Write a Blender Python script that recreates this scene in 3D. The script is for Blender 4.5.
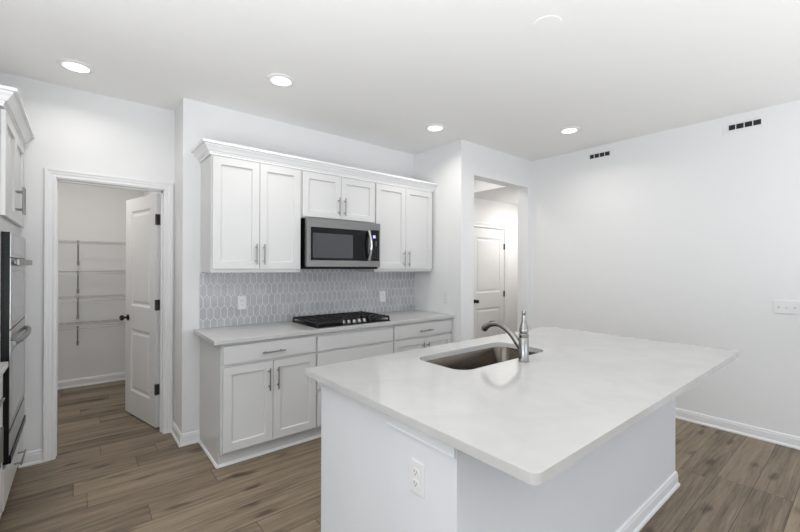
import bpy, bmesh, math, random
from mathutils import Vector, Matrix

random.seed(7)
for o in list(bpy.data.objects):
    bpy.data.objects.remove(o)
SC = bpy.context.scene
COL = SC.collection
PI = math.pi

# ------------------------------------------------------------------ camera
YAW, PITCH, ROLL = 0.698678, 0.0015046, 0.0040644
FPX, CX = 391.624, 409.07
cam_data = bpy.data.cameras.new('camera')
cam = bpy.data.objects.new('camera', cam_data)
COL.objects.link(cam)
fw = Vector((math.sin(YAW), math.cos(YAW), 0)); rt = Vector((math.cos(YAW), -math.sin(YAW), 0)); up = Vector((0, 0, 1))
f2 = fw * math.cos(PITCH) + up * math.sin(PITCH); u2 = up * math.cos(PITCH) - fw * math.sin(PITCH)
r3 = rt * math.cos(ROLL) + u2 * math.sin(ROLL); u3 = u2 * math.cos(ROLL) - rt * math.sin(ROLL)
cam.matrix_world = Matrix(((r3.x, u3.x, -f2.x, 0.0), (r3.y, u3.y, -f2.y, -3.5278),
                           (r3.z, u3.z, -f2.z, 1.4242), (0, 0, 0, 1)))
cam_data.sensor_width = 36.0
cam_data.lens = FPX / 800 * 36.0
cam_data.shift_x = -(CX - 400) / 800
cam_data.clip_start = 0.02
SC.camera = cam

# ------------------------------------------------------------------ world, daylight, exposure
SC.view_settings.view_transform = 'Standard'
SC.view_settings.look = 'None'
SC.view_settings.gamma = 1.0
SC.view_settings.use_curve_mapping = False
SC.view_settings.exposure = -0.02

world = bpy.data.worlds.new('world'); SC.world = world
world.use_nodes = True
wb = world.node_tree.nodes['Background']
wb.inputs[0].default_value = (0.72, 0.84, 1.0, 1); wb.inputs[1].default_value = 1.0


def area(name, loc, direction, sx, sy, power, color=(1, 1, 1), spread=PI):
    d = bpy.data.lights.new(name, 'AREA'); d.shape = 'RECTANGLE'; d.size = sx; d.size_y = sy
    d.energy = power; d.color = color; d.spread = spread
    o = bpy.data.objects.new(name, d); COL.objects.link(o); o.location = loc
    o.rotation_euler = Vector(direction).to_track_quat('-Z', 'Y').to_euler()
    return o


DAY = (0.84, 0.92, 1.0)
WIN_BACK, WIN_SIDE = 24.0, 33.0
area('daylight', (0.1, -7.62, 1.45), (0, 1, 1.1), 1.9, 1.7, WIN_BACK, DAY)
area('daylight', (2.7, -7.62, 1.45), (0, 1, 1.1), 1.9, 1.7, WIN_BACK, DAY)
area('daylight', (-3.12, -4.2, 1.45), (1, 0, 0.55), 1.9, 1.7, WIN_SIDE, DAY)
area('added_bounce_light', (2.5, -4.9, 0.90), (0, 0, 1), 2.4, 2.0, 40.0, (0.97, 0.985, 1.0))  # added fill aimed up to brighten the ceiling, not a room lamp
area('added_bounce_light', (-0.9, -3.7, 0.90), (0, 0, 1), 2.6, 2.4, 128.0, (0.97, 0.985, 1.0))  # stronger added ceiling fill on the left, also no room lamp
CAN_POWER = 3.9
CAN_COL = (1.0, 0.96, 0.90)
HALL_POWER = 8.5
PANTRY_FILL_POWER = 10.5  # for the added pantry lamp

# ------------------------------------------------------------------ materials


def new_mat(name):
    m = bpy.data.materials.new(name); m.use_nodes = True
    nt = m.node_tree
    return m, nt, nt.nodes['Principled BSDF']


def mat(name, col, rough=0.5, metal=0.0, spec=0.5, bump=0.0, bscale=200.0, coat=0.0, var=0.0):
    m, nt, b = new_mat(name)
    c = (*col, 1) if len(col) == 3 else col
    b.inputs['Base Color'].default_value = c
    b.inputs['Roughness'].default_value = rough
    b.inputs['Metallic'].default_value = metal
    b.inputs['Specular IOR Level'].default_value = spec
    b.inputs['Coat Weight'].default_value = coat
    tc = nt.nodes.new('ShaderNodeTexCoord')
    n = nt.nodes.new('ShaderNodeTexNoise'); n.inputs['Scale'].default_value = bscale
    n.inputs['Detail'].default_value = 3
    nt.links.new(tc.outputs['Object'], n.inputs['Vector'])
    if bump > 0:
        bp = nt.nodes.new('ShaderNodeBump'); bp.inputs['Strength'].default_value = bump
        bp.inputs['Distance'].default_value = 0.002
        nt.links.new(n.outputs['Fac'], bp.inputs['Height'])
        nt.links.new(bp.outputs['Normal'], b.inputs['Normal'])
    if var > 0:
        r = nt.nodes.new('ShaderNodeMapRange')
        r.inputs['To Min'].default_value = rough - var; r.inputs['To Max'].default_value = rough + var
        nt.links.new(n.outputs['Fac'], r.inputs['Value'])
        nt.links.new(r.outputs['Result'], b.inputs['Roughness'])
    return m


def brushed(name, col, rough, stretch):
    m, nt, b = new_mat(name)
    b.inputs['Base Color'].default_value = (*col, 1); b.inputs['Metallic'].default_value = 1.0
    tc = nt.nodes.new('ShaderNodeTexCoord'); mp = nt.nodes.new('ShaderNodeMapping')
    mp.inputs['Scale'].default_value = stretch
    n = nt.nodes.new('ShaderNodeTexNoise'); n.inputs['Scale'].default_value = 6; n.inputs['Detail'].default_value = 2
    r = nt.nodes.new('ShaderNodeMapRange'); r.inputs['To Min'].default_value = rough - .06; r.inputs['To Max'].default_value = rough + .06
    nt.links.new(tc.outputs['Object'], mp.inputs['Vector']); nt.links.new(mp.outputs['Vector'], n.inputs['Vector'])
    nt.links.new(n.outputs['Fac'], r.inputs['Value']); nt.links.new(r.outputs['Result'], b.inputs['Roughness'])
    return m


def emit(name, col, strength):
    m, nt, b = new_mat(name)
    b.inputs['Base Color'].default_value = (*col, 1)
    b.inputs['Emission Color'].default_value = (*col, 1)
    b.inputs['Emission Strength'].default_value = strength
    return m


M = {}
M['wall'] = mat('wall_paint', (0.84, 0.84, 0.842), 0.65, spec=0.3, bump=0.06, bscale=160)
M['ceil'] = mat('ceiling_paint', (0.92, 0.918, 0.912), 0.8, spec=0.2, bump=0.08, bscale=120)
M['trim'] = mat('trim_paint', (0.86, 0.86, 0.865), 0.35, spec=0.5, bump=0.02, bscale=60)
M['cab'] = mat('cabinet_paint', (0.68, 0.68, 0.675), 0.32, spec=0.5, bump=0.015, bscale=80)
M['door'] = mat('door_paint', (0.80, 0.80, 0.80), 0.38, spec=0.5, bump=0.02, bscale=60)
M['knee'] = mat('island_paint', (0.77, 0.785, 0.81), 0.55, spec=0.35, bump=0.05, bscale=160)
M['plastic'] = mat('white_plastic', (0.80, 0.80, 0.80), 0.3, var=0.03)
M['slot'] = mat('dark_slot', (0.03, 0.03, 0.03), 0.6, var=0.05)
M['nickel'] = brushed('brushed_nickel', (0.30, 0.295, 0.285), 0.33, (4, 4, 60))
M['steel'] = brushed('stainless_steel', (0.25, 0.25, 0.245), 0.30, (1, 1, 60))
M['steel_oven'] = brushed('oven_stainless', (0.60, 0.60, 0.60), 0.32, (1, 1, 60))
M['faucet'] = brushed('faucet_nickel', (0.36, 0.35, 0.335), 0.2, (6, 6, 40))
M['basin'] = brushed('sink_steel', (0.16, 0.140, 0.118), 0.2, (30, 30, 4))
M['chrome'] = mat('polished_handle', (0.80, 0.80, 0.80), 0.14, 1.0, var=0.03)
M['black'] = mat('black_enamel', (0.004, 0.004, 0.005), 0.35, spec=0.25, var=0.05)
M['iron'] = mat('cast_iron', (0.010, 0.010, 0.011), 0.5, bump=0.3, bscale=400)
M['glass'] = mat('dark_oven_glass', (0.003, 0.003, 0.004), 0.05, spec=0.22, var=0.01, bscale=3)
M['screen'] = mat('dark_window_screen', (0.045, 0.048, 0.054), 0.07, spec=0.5, var=0.01, bscale=3)
M['greymetal'] = mat('grey_brace_metal', (0.40, 0.40, 0.40), 0.5, var=0.05)
M['grayglass'] = mat('smoked_grey_glass', (0.30, 0.30, 0.31), 0.12, spec=0.7, var=0.02, bscale=3)
M['bronze'] = mat('dark_bronze', (0.035, 0.033, 0.03), 0.32, 0.8, var=0.05)
M['hinge'] = mat('dark_hinge', (0.06, 0.057, 0.05), 0.42, 0.6, var=0.05)
M['knob'] = brushed('cooktop_knob_metal', (0.36, 0.36, 0.35), 0.3, (20, 20, 20))
M['wire'] = mat('white_wire', (0.62, 0.62, 0.62), 0.4, var=0.04)
M['grout'] = mat('white_grout', (0.88, 0.88, 0.88), 0.8, bump=0.2, bscale=300)
M['lens'] = emit('lamp_lens', (1.0, 0.98, 0.95), 2.0)
M['display'] = emit('lit_display', (0.45, 0.45, 0.95), 0.9)
M['mark'] = mat('printed_mark', (0.12, 0.12, 0.12), 0.5, var=0.05)
M['paleprint'] = mat('pale_print', (0.55, 0.55, 0.56), 0.5, var=0.05)


def quartz():
    m, nt, b = new_mat('white_quartz')
    tc = nt.nodes.new('ShaderNodeTexCoord')
    n = nt.nodes.new('ShaderNodeTexNoise'); n.inputs['Scale'].default_value = 3.2; n.inputs['Detail'].default_value = 8
    n.inputs['Roughness'].default_value = 0.62; n.inputs['Distortion'].default_value = 1.2
    v = nt.nodes.new('ShaderNodeValToRGB')
    v.color_ramp.elements[0].position = 0.35; v.color_ramp.elements[0].color = (0.555, 0.55, 0.538, 1)
    v.color_ramp.elements[1].position = 0.62; v.color_ramp.elements[1].color = (0.595, 0.59, 0.58, 1)
    s = nt.nodes.new('ShaderNodeTexVoronoi'); s.inputs['Scale'].default_value = 130
    sr = nt.nodes.new('ShaderNodeMapRange'); sr.inputs['From Min'].default_value = 0.0; sr.inputs['From Max'].default_value = 0.22
    sr.inputs['To Min'].default_value = 0.90; sr.inputs['To Max'].default_value = 1.0
    mx = nt.nodes.new('ShaderNodeMix'); mx.data_type = 'RGBA'; mx.blend_type = 'MULTIPLY'; mx.inputs[0].default_value = 0.6
    nt.links.new(tc.outputs['Object'], n.inputs['Vector']); nt.links.new(tc.outputs['Object'], s.inputs['Vector'])
    nt.links.new(n.outputs['Fac'], v.inputs['Fac']); nt.links.new(s.outputs['Distance'], sr.inputs['Value'])
    nt.links.new(v.outputs['Color'], mx.inputs[6]); nt.links.new(sr.outputs['Result'], mx.inputs[7])
    nt.links.new(mx.outputs[2], b.inputs['Base Color'])
    b.inputs['Roughness'].default_value = 0.085; b.inputs['Specular IOR Level'].default_value = 0.5
    return m


M['quartz'] = quartz()


def tile():
    m, nt, b = new_mat('grey_glazed_tile')
    tc = nt.nodes.new('ShaderNodeTexCoord')
    n = nt.nodes.new('ShaderNodeTexNoise'); n.inputs['Scale'].default_value = 9; n.inputs['Detail'].default_value = 3
    v = nt.nodes.new('ShaderNodeValToRGB')
    v.color_ramp.elements[0].position = 0.3; v.color_ramp.elements[0].color = (0.42, 0.425, 0.435, 1)
    v.color_ramp.elements[1].position = 0.7; v.color_ramp.elements[1].color = (0.53, 0.535, 0.545, 1)
    n2 = nt.nodes.new('ShaderNodeTexNoise'); n2.inputs['Scale'].default_value = 45; n2.inputs['Detail'].default_value = 1
    bp = nt.nodes.new('ShaderNodeBump'); bp.inputs['Strength'].default_value = 0.5; bp.inputs['Distance'].default_value = 0.003
    nt.links.new(tc.outputs['Object'], n.inputs['Vector']); nt.links.new(tc.outputs['Object'], n2.inputs['Vector'])
    nt.links.new(n.outputs['Fac'], v.inputs['Fac']); nt.links.new(v.outputs['Color'], b.inputs['Base Color'])
    nt.links.new(n2.outputs['Fac'], bp.inputs['Height']); nt.links.new(bp.outputs['Normal'], b.inputs['Normal'])
    b.inputs['Roughness'].default_value = 0.12
    return m


M['tile'] = tile()


def planks():
    m, nt, b = new_mat('plank_floor')
    N = nt.nodes.new; L = nt.links.new
    tc = N('ShaderNodeTexCoord')
    def math_(op, a, b=None, c=None):
        n = N('ShaderNodeMath'); n.operation = op
        for i, v in enumerate((a, b, c)):
            if v is None:
                continue
            if isinstance(v, (int, float)):
                n.inputs[i].default_value = v
            else:
                L(v, n.inputs[i])
        return n.outputs[0]
    PL, PH = 1.22, 0.190
    xyz = N('ShaderNodeSeparateXYZ'); L(tc.outputs['Object'], xyz.inputs[0])
    yy = math_('MULTIPLY_ADD', xyz.outputs['Y'], 1 / PH, 1.12 / PH)
    row = math_('FLOOR', yy)
    wn = N('ShaderNodeTexWhiteNoise'); wn.noise_dimensions = '1D'; L(row, wn.inputs['W'])
    xx = math_('ADD', math_('MULTIPLY', xyz.outputs['X'], 1 / PL), math_('MULTIPLY', wn.outputs['Value'], 5.0))
    col = math_('FLOOR', xx)
    cid = N('ShaderNodeCombineXYZ'); L(col, cid.inputs[0]); L(row, cid.inputs[1])
    wn2 = N('ShaderNodeTexWhiteNoise'); wn2.noise_dimensions = '2D'; L(cid.outputs[0], wn2.inputs['Vector'])
    fy = math_('FRACT', yy); fx = math_('FRACT', xx)
    ey = math_('MULTIPLY', math_('MINIMUM', fy, math_('SUBTRACT', 1.0, fy)), PH)
    ex = math_('MULTIPLY', math_('MINIMUM', fx, math_('SUBTRACT', 1.0, fx)), PL)
    seam = math_('LESS_THAN', math_('MINIMUM', ey, ex), 0.0013)
    # per-plank shift of the grain
    off = N('ShaderNodeVectorMath'); off.operation = 'MULTIPLY_ADD'
    off.inputs[1].default_value = (9.3, 6.1, 5.0)
    L(wn2.outputs['Color'], off.inputs[0]); L(tc.outputs['Object'], off.inputs[2])

    def grain(sx, sy, scale, detail, dist):
        p = N('ShaderNodeMapping'); p.inputs['Scale'].default_value = (sx, sy, 1)
        L(off.outputs['Vector'], p.inputs['Vector'])
        n = N('ShaderNodeTexNoise'); n.inputs['Scale'].default_value = scale; n.inputs['Detail'].default_value = detail
        n.inputs['Distortion'].default_value = dist; n.inputs['Roughness'].default_value = 0.62
        L(p.outputs['Vector'], n.inputs['Vector'])
        return n
    g1 = grain(0.55, 10, 2.4, 6, 0.35)
    g2 = grain(1.5, 40, 3.0, 6, 0.2)
    g3 = grain(0.9, 5.5, 2.2, 4, 0.5)
    ramp = N('ShaderNodeValToRGB')
    e = ramp.color_ramp.elements
    e[0].position = 0.36; e[0].color = (0.090, 0.065, 0.044, 1)
    e[1].position = 0.66; e[1].color = (0.345, 0.276, 0.196, 1)
    k = e.new(0.50); k.color = (0.222, 0.174, 0.122, 1)
    # blend of grains
    a1 = N('ShaderNodeMath'); a1.operation = 'MULTIPLY'; a1.inputs[1].default_value = 0.42; L(g1.outputs['Fac'], a1.inputs[0])
    a2 = N('ShaderNodeMath'); a2.operation = 'MULTIPLY_ADD'; a2.inputs[1].default_value = 0.36; L(g2.outputs['Fac'], a2.inputs[0]); L(a1.outputs[0], a2.inputs[2])
    a3 = N('ShaderNodeMath'); a3.operation = 'MULTIPLY_ADD'; a3.inputs[1].default_value = 0.22; L(g3.outputs['Fac'], a3.inputs[0]); L(a2.outputs[0], a3.inputs[2])
    pv = N('ShaderNodeMath'); pv.operation = 'MULTIPLY_ADD'; pv.inputs[1].default_value = 0.11
    L(wn2.outputs['Value'], pv.inputs[0]); L(a3.outputs[0], pv.inputs[2])
    sb = N('ShaderNodeMath'); sb.operation = 'SUBTRACT'; sb.inputs[1].default_value = 0.055; L(pv.outputs[0], sb.inputs[0])
    # scattered knots with grain closing round them
    kp = N('ShaderNodeMapping'); kp.inputs['Scale'].default_value = (1.5, 4.2, 1); L(off.outputs['Vector'], kp.inputs['Vector'])
    kw = N('ShaderNodeTexNoise'); kw.inputs['Scale'].default_value = 5.0; kw.inputs['Detail'].default_value = 3; L(kp.outputs['Vector'], kw.inputs['Vector'])
    kd = N('ShaderNodeVectorMath'); kd.operation = 'MULTIPLY_ADD'; kd.inputs[1].default_value = (0.22, 0.22, 0)
    L(kw.outputs['Color'], kd.inputs[0]); L(kp.outputs['Vector'], kd.inputs[2])
    kv = N('ShaderNodeTexVoronoi'); kv.voronoi_dimensions = '2D'; kv.inputs['Scale'].default_value = 1.15; L(kd.outputs['Vector'], kv.inputs['Vector'])
    kr = N('ShaderNodeMapRange'); kr.interpolation_type = 'SMOOTHSTEP'
    kr.inputs['From Min'].default_value = 0.02; kr.inputs['From Max'].default_value = 0.17
    kr.inputs['To Min'].default_value = 0.13; kr.inputs['To Max'].default_value = 0.0; L(kv.outputs['Distance'], kr.inputs['Value'])
    L(math_('SUBTRACT', sb.outputs[0], kr.outputs['Result']), ramp.inputs['Fac'])
    mx = N('ShaderNodeMix'); mx.data_type = 'RGBA'; mx.inputs[7].default_value = (0.03, 0.024, 0.018, 1)
    L(seam, mx.inputs[0]); L(ramp.outputs['Color'], mx.inputs[6])
    L(mx.outputs[2], b.inputs['Base Color'])
    r = N('ShaderNodeMapRange'); r.inputs['To Min'].default_value = 0.36; r.inputs['To Max'].default_value = 0.52
    L(g2.outputs['Fac'], r.inputs['Value']); L(r.outputs['Result'], b.inputs['Roughness'])
    bp = N('ShaderNodeBump'); bp.inputs['Strength'].default_value = 0.12; bp.inputs['Distance'].default_value = 0.002
    L(g2.outputs['Fac'], bp.inputs['Height']); L(bp.outputs['Normal'], b.inputs['Normal'])
    b.inputs['Specular IOR Level'].default_value = 0.3
    return m


M['floor'] = planks()

# ------------------------------------------------------------------ mesh helpers


class MB:
    def __init__(self):
        self.bm = bmesh.new()

    def quad(self, *pts):
        vs = [self.bm.verts.new(p) for p in pts]
        return self.bm.faces.new(vs)

    def box(self, x0, x1, y0, y1, z0, z1):
        P = [(x0, y0, z0), (x1, y0, z0), (x1, y1, z0), (x0, y1, z0), (x0, y0, z1), (x1, y0, z1), (x1, y1, z1), (x0, y1, z1)]
        v = [self.bm.verts.new(p) for p in P]
        for f in ((3, 2, 1, 0), (4, 5, 6, 7), (0, 1, 5, 4), (1, 2, 6, 5), (2, 3, 7, 6), (3, 0, 4, 7)):
            self.bm.faces.new([v[i] for i in f])
        return self

    def loft(self, rings, cap=True, closed=True):
        R = [[self.bm.verts.new(p) for p in r] for r in rings]
        n = len(R[0])
        for a, b in zip(R, R[1:]):
            for i in range(n if closed else n - 1):
                j = (i + 1) % n
                self.bm.faces.new((a[i], a[j], b[j], b[i]))
        if cap:
            self.bm.faces.new(R[0][::-1]); self.bm.faces.new(R[-1])
        return self

    def lathe(self, prof, c=(0, 0, 0), axis='z', n=32, cap=True):
        rings = []
        for r, h in prof:
            ring = []
            for i in range(n):
                a = 2 * PI * i / n
                x, y = r * math.cos(a), r * math.sin(a)
                p = {'z': (x, y, h), 'x': (h, x, y), 'y': (y, h, x)}[axis]
                ring.append((c[0] + p[0], c[1] + p[1], c[2] + p[2]))
            rings.append(ring)
        return self.loft(rings, cap)

    def tube(self, pts, r, n=10, flat=1.0, cap=True):
        pts = [Vector(p) for p in pts]
        rs = r if isinstance(r, (list, tuple)) else [r] * len(pts)
        rings = []
        ref = None
        for i, p in enumerate(pts):
            d = (pts[min(i + 1, len(pts) - 1)] - pts[max(i - 1, 0)]).normalized()
            if ref is None:
                ref = Vector((0, 0, 1)) if abs(d.z) < 0.9 else Vector((1, 0, 0))
            s = d.cross(ref).normalized(); t = s.cross(d).normalized(); ref = t
            rings.append([p + (s * math.cos(a) + t * math.sin(a) * flat) * rs[i] for a in [2 * PI * k / n for k in range(n)]])
        return self.loft(rings, cap)

    def sweep(self, prof, path, avec, bvec, cap=True):
        """profile (a,b) carried along path; avec / bvec give the two directions at each path point"""
        rings = [[Vector(p) + Vector(av) * a + Vector(bv) * b for a, b in prof] for p, av, bv in zip(path, avec, bvec)]
        return self.loft(rings, cap)

    def build(self, name, m, parent=None, smooth=False, bevel=0.0, seg=2):
        bmesh.ops.recalc_face_normals(self.bm, faces=self.bm.faces[:])
        me = bpy.data.meshes.new(name); self.bm.to_mesh(me); self.bm.free()
        if isinstance(m, str):
            m = M[m]
        me.materials.append(m)
        if smooth:
            for p in me.polygons:
                p.use_smooth = True
            try:
                me.set_sharp_from_angle(angle=math.radians(35))
            except Exception:
                pass
        o = bpy.data.objects.new(name, me); COL.objects.link(o)
        if parent:
            o.parent = parent
        if bevel > 0:
            b = o.modifiers.new('bevel', 'BEVEL'); b.width = bevel; b.segments = seg; b.limit_method = 'ANGLE'
            b.angle_limit = math.radians(40); b.harden_normals = False
        return o


def tag(o, label, cat, group=None):
    o['label'] = label; o['category'] = cat
    if group:
        o['group'] = group
    return o


def thing(name, label, cat, loc=(0, 0, 0), rz=0.0, group=None):
    o = bpy.data.objects.new(name, None); COL.objects.link(o)
    o.empty_display_size = 0.1
    o.location = loc; o.rotation_euler = (0, 0, rz)
    return tag(o, label, cat, group)


def struct(name, mb, m, bevel=0.0, smooth=False):
    o = mb.build(name, m, bevel=bevel, smooth=smooth); o['kind'] = 'structure'
    return o


def dup(root, loc, rz=None, label=None):
    r = root.copy(); COL.objects.link(r); r.location = loc
    if rz is not None:
        r.rotation_euler = (0, 0, rz)
    if label:
        r['label'] = label
    for ch in list(root.children):
        c = ch.copy(); COL.objects.link(c); c.parent = r
        for g in list(ch.children):
            d = g.copy(); COL.objects.link(d); d.parent = c
    return r


def panel_front(mb, x0, x1, z0, z1, yf, yb, cells, rings, back=False):
    """slab x0..x1, z0..z1; front at yf, back at yb; cells = recessed rectangles; rings = (inset, depth)"""
    xs = sorted({x0, x1, *[c[0] for c in cells], *[c[1] for c in cells]})
    zs = sorted({z0, z1, *[c[2] for c in cells], *[c[3] for c in cells]})

    def face(y, s):
        for i in range(len(xs) - 1):
            for j in range(len(zs) - 1):
                a, b, c, d = xs[i], xs[i + 1], zs[j], zs[j + 1]
                hit = any(abs(a - k[0]) < 1e-6 and abs(b - k[1]) < 1e-6 and abs(c - k[2]) < 1e-6 and abs(d - k[3]) < 1e-6 for k in cells)
                if not hit:
                    mb.quad((a, y, c), (b, y, c), (b, y, d), (a, y, d))
                    continue
                prev = None
                for ins, dep in rings:
                    q = [(a + ins, y + s * dep, c + ins), (b - ins, y + s * dep, c + ins), (b - ins, y + s * dep, d - ins), (a + ins, y + s * dep, d - ins)]
                    if prev:
                        for k in range(4):
                            mb.quad(prev[k], prev[(k + 1) % 4], q[(k + 1) % 4], q[k])
                    prev = q
                mb.quad(*prev)
    face(yf, 1)
    if back:
        face(yb, -1)
    else:
        mb.quad((x0, yb, z0), (x1, yb, z0), (x1, yb, z1), (x0, yb, z1))
    mb.quad((x0, yf, z0), (x0, yb, z0), (x0, yb, z1), (x0, yf, z1))
    mb.quad((x1, yf, z0), (x1, yb, z0), (x1, yb, z1), (x1, yf, z1))
    mb.quad((x0, yf, z0), (x1, yf, z0), (x1, yb, z0), (x0, yb, z0))
    mb.quad((x0, yf, z1), (x1, yf, z1), (x1, yb, z1), (x0, yb, z1))
    bmesh.ops.remove_doubles(mb.bm, verts=mb.bm.verts[:], dist=1e-5)
    return mb


def shaker(parent, x0, x1, z0, z1, yf, name='door', st=0.057, t=0.02):
    mb = MB()
    panel_front(mb, x0, x1, z0, z1, yf, yf + t, [(x0 + st, x1 - st, z0 + st, z1 - st)], [(0, 0), (0.0025, 0.013)])
    return mb.build(name, 'cab', parent, bevel=0.0016)


def slab_front(parent, x0, x1, z0, z1, yf, name='drawer', t=0.02):
    return MB().box(x0, x1, yf, yf + t, z0, z1).build(name, 'cab', parent, bevel=0.002)


def bar_pull(parent, c, length, vertical, yf, out=0.032, r=0.0052, inset=0.028):
    mb = MB(); h = length / 2
    if vertical:
        mb.tube([(c[0], yf - out, c[1] - h), (c[0], yf - out, c[1] + h)], r, 12)
        for s in (-1, 1):
            mb.tube([(c[0], yf - out, c[1] + s * (h - inset)), (c[0], yf, c[1] + s * (h - inset))], r * 0.9, 10)
    else:
        mb.tube([(c[0] - h, yf - out, c[1]), (c[0] + h, yf - out, c[1])], r, 12)
        for s in (-1, 1):
            mb.tube([(c[0] + s * (h - inset), yf - out, c[1]), (c[0] + s * (h - inset), yf, c[1])], r * 0.9, 10)
    return mb.build('handle', 'nickel', parent, smooth=True)


def rrect(x0, x1, y0, y1, r, z=0.0, n=6, rs=None):
    rs = rs or [r] * 4
    pts = []
    for (cx, cy, a0, rr) in ((x1, y1, 0, rs[0]), (x0, y1, 90, rs[1]), (x0, y0, 180, rs[2]), (x1, y0, 270, rs[3])):
        sx = -1 if cx == x1 else 1; sy = -1 if cy == y1 else 1
        for i in range(n + 1):
            a = math.radians(a0 + 90 * i / n)
            pts.append((cx + sx * rr + rr * math.cos(a), cy + sy * rr + rr * math.sin(a), z))
    return pts


# ------------------------------------------------------------------ room shell
H = 2.754
XL = -0.94           # wall behind the oven column
XJ = 0.6203          # corner of the boxed-out cabinet wall
XR = 3.043           # side wall at the end of the cabinet run
YW = -0.7474         # wall with the hallway opening
XE = 4.3446          # right wall
YP = 0.3495          # pantry wall
YPB = 2.50           # pantry rear wall
YH = 0.27            # hallway rear wall
YF = -7.5
XS = -3.0

struct('floor', MB().box(-3.2, 5.9, -7.7, 2.7, -0.12, 0.0), 'floor')
struct('ceiling', MB().box(-3.2, 5.9, -7.7, 2.7, H, H + 0.12), 'ceil')

mb = MB()
mb.box(XJ, XR, 0, 0.12, 0, H); mb.box(XJ, XJ + 0.12, 0.12, YP + 0.12, 0, H)
struct('wall_back', mb, 'wall')
OPX0, OPX1, OPZ = -0.144, 0.552, 2.073
mb = MB()
mb.box(XL, OPX0, YP, YP + 0.12, 0, H); mb.box(OPX1, XJ, YP, YP + 0.12, 0, H); mb.box(OPX0, OPX1, YP, YP + 0.12, OPZ, H)
struct('wall_pantry', mb, 'wall')
struct('wall_pantry_back', MB().box(-0.97, XJ, YPB, YPB + 0.12, 0, H), 'wall')
struct('wall_pantry_left', MB().box(-0.97, -0.85, YP + 0.12, YPB, 0, H), 'wall')
struct('wall_pantry_right', MB().box(XJ, XJ + 0.12, YP + 0.12, YPB + 0.12, 0, H), 'wall')
struct('wall_left', MB().box(XL - 0.12, XL, -1.75, YP + 0.12, 0, H), 'wall')
struct('wall_left_return', MB().box(XS - 0.12, XL - 0.12, -1.75, -1.63, 0, H), 'wall')
struct('wall_right', MB().box(XE, XE + 0.12, YF, -0.60, 0, H), 'wall')
struct('wall_return', MB().box(XR, XR + 0.12, YW, 0.39, 0, H), 'wall')
HX0, HX1, HZ = 3.246, 4.263, 2.414
mb = MB()
mb.box(XR + 0.12, HX0, YW, YW + 0.147, 0, H); mb.box(HX1, XE, YW, YW + 0.147, 0, H); mb.box(HX0, HX1, YW, YW + 0.147, HZ, H)
struct('wall_hall_opening', mb, 'wall')
DX0, DX1, DZ = 4.365, 5.185, 2.03
mb = MB()
mb.box(XR + 0.12, DX0, YH, YH + 0.12, 0, H); mb.box(DX1, 5.72, YH, YH + 0.12, 0, H); mb.box(DX0, DX1, YH, YH + 0.12, DZ, H)
struct('wall_hall_back', mb, 'wall')
struct('wall_hall_right', MB().box(5.60, 5.72, -0.72, YH, 0, H), 'wall')
struct('wall_hall_front', MB().box(XE + 0.12, 5.60, -0.72, -0.60, 0, H), 'wall')
struct('ceiling_hall_soffit', MB().box(4.135, 5.60, YW + 0.147, YH, 2.445, H), 'wall')


# far walls behind the camera, with the windows the daylight enters by
def wall_with_windows(name, axis, pos, thick, a0, a1, wins):
    mb = MB()
    cuts = sorted({a0, a1, *[w[0] for w in wins], *[w[1] for w in wins]})
    for s, e in zip(cuts, cuts[1:]):
        w = [k for k in wins if k[0] <= s and k[1] >= e]
        spans = [(0, w[0][2]), (w[0][3], H)] if w else [(0, H)]
        for z0, z1 in spans:
            if axis == 'y':
                mb.box(s, e, pos - thick, pos, z0, z1)
            else:
                mb.box(pos - thick, pos, s, e, z0, z1)
    return struct(name, mb, 'wall')


WB = [(-0.85, 1.05, 0.6, 2.3), (1.75, 3.65, 0.6, 2.3)]
WS = [(-5.15, -3.25, 0.6, 2.3)]
wall_with_windows('wall_front', 'y', YF, 0.12, XS - 0.12, XE + 0.12, WB)
wall_with_windows('wall_side', 'x', XS, 0.12, YF, -1.75, WS)
k = 1
for a0, a1, z0, z1 in WB:
    mb = MB(); y0, y1 = YF - 0.09, YF + 0.015
    mb.box(a0 - 0.06, a0 + 0.04, y0, y1, z0 - 0.06, z1 + 0.06); mb.box(a1 - 0.04, a1 + 0.06, y0, y1, z0 - 0.06, z1 + 0.06)
    mb.box(a0, a1, y0, y1, z0 - 0.06, z0 + 0.04); mb.box(a0, a1, y0, y1, z1 - 0.04, z1 + 0.06)
    mb.box(a0, a1, y0, y1 - 0.03, 1.43, 1.47)
    struct('window_%d' % k, mb, 'trim'); k += 1
for a0, a1, z0, z1 in WS:
    mb = MB(); x0, x1 = XS - 0.09, XS + 0.015
    mb.box(x0, x1, a0 - 0.06, a0 + 0.04, z0 - 0.06, z1 + 0.06); mb.box(x0, x1, a1 - 0.04, a1 + 0.06, z0 - 0.06, z1 + 0.06)
    mb.box(x0, x1, a0, a1, z0 - 0.06, z0 + 0.04); mb.box(x0, x1, a0, a1, z1 - 0.04, z1 + 0.06)
    mb.box(x0, x1 - 0.03, a0, a1, 1.43, 1.47)
    struct('window_%d' % k, mb, 'trim'); k += 1

# baseboards: profile (out, up)
BASE = [(0, 0), (0.022, 0), (0.022, 0.010), (0.017, 0.019), (0.013, 0.021), (0.013, 0.070), (0.010, 0.078), (0.009, 0.088), (0.004, 0.094), (0, 0.094)]


def baseboard(name, pts, outs):
    """pts: floor polyline along the wall; outs: outward vector at each point (mitre-scaled)"""
    mb = MB()
    mb.sweep(BASE, pts, outs, [(0, 0, 1)] * len(pts))
    return struct(name, mb, 'trim')


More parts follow.
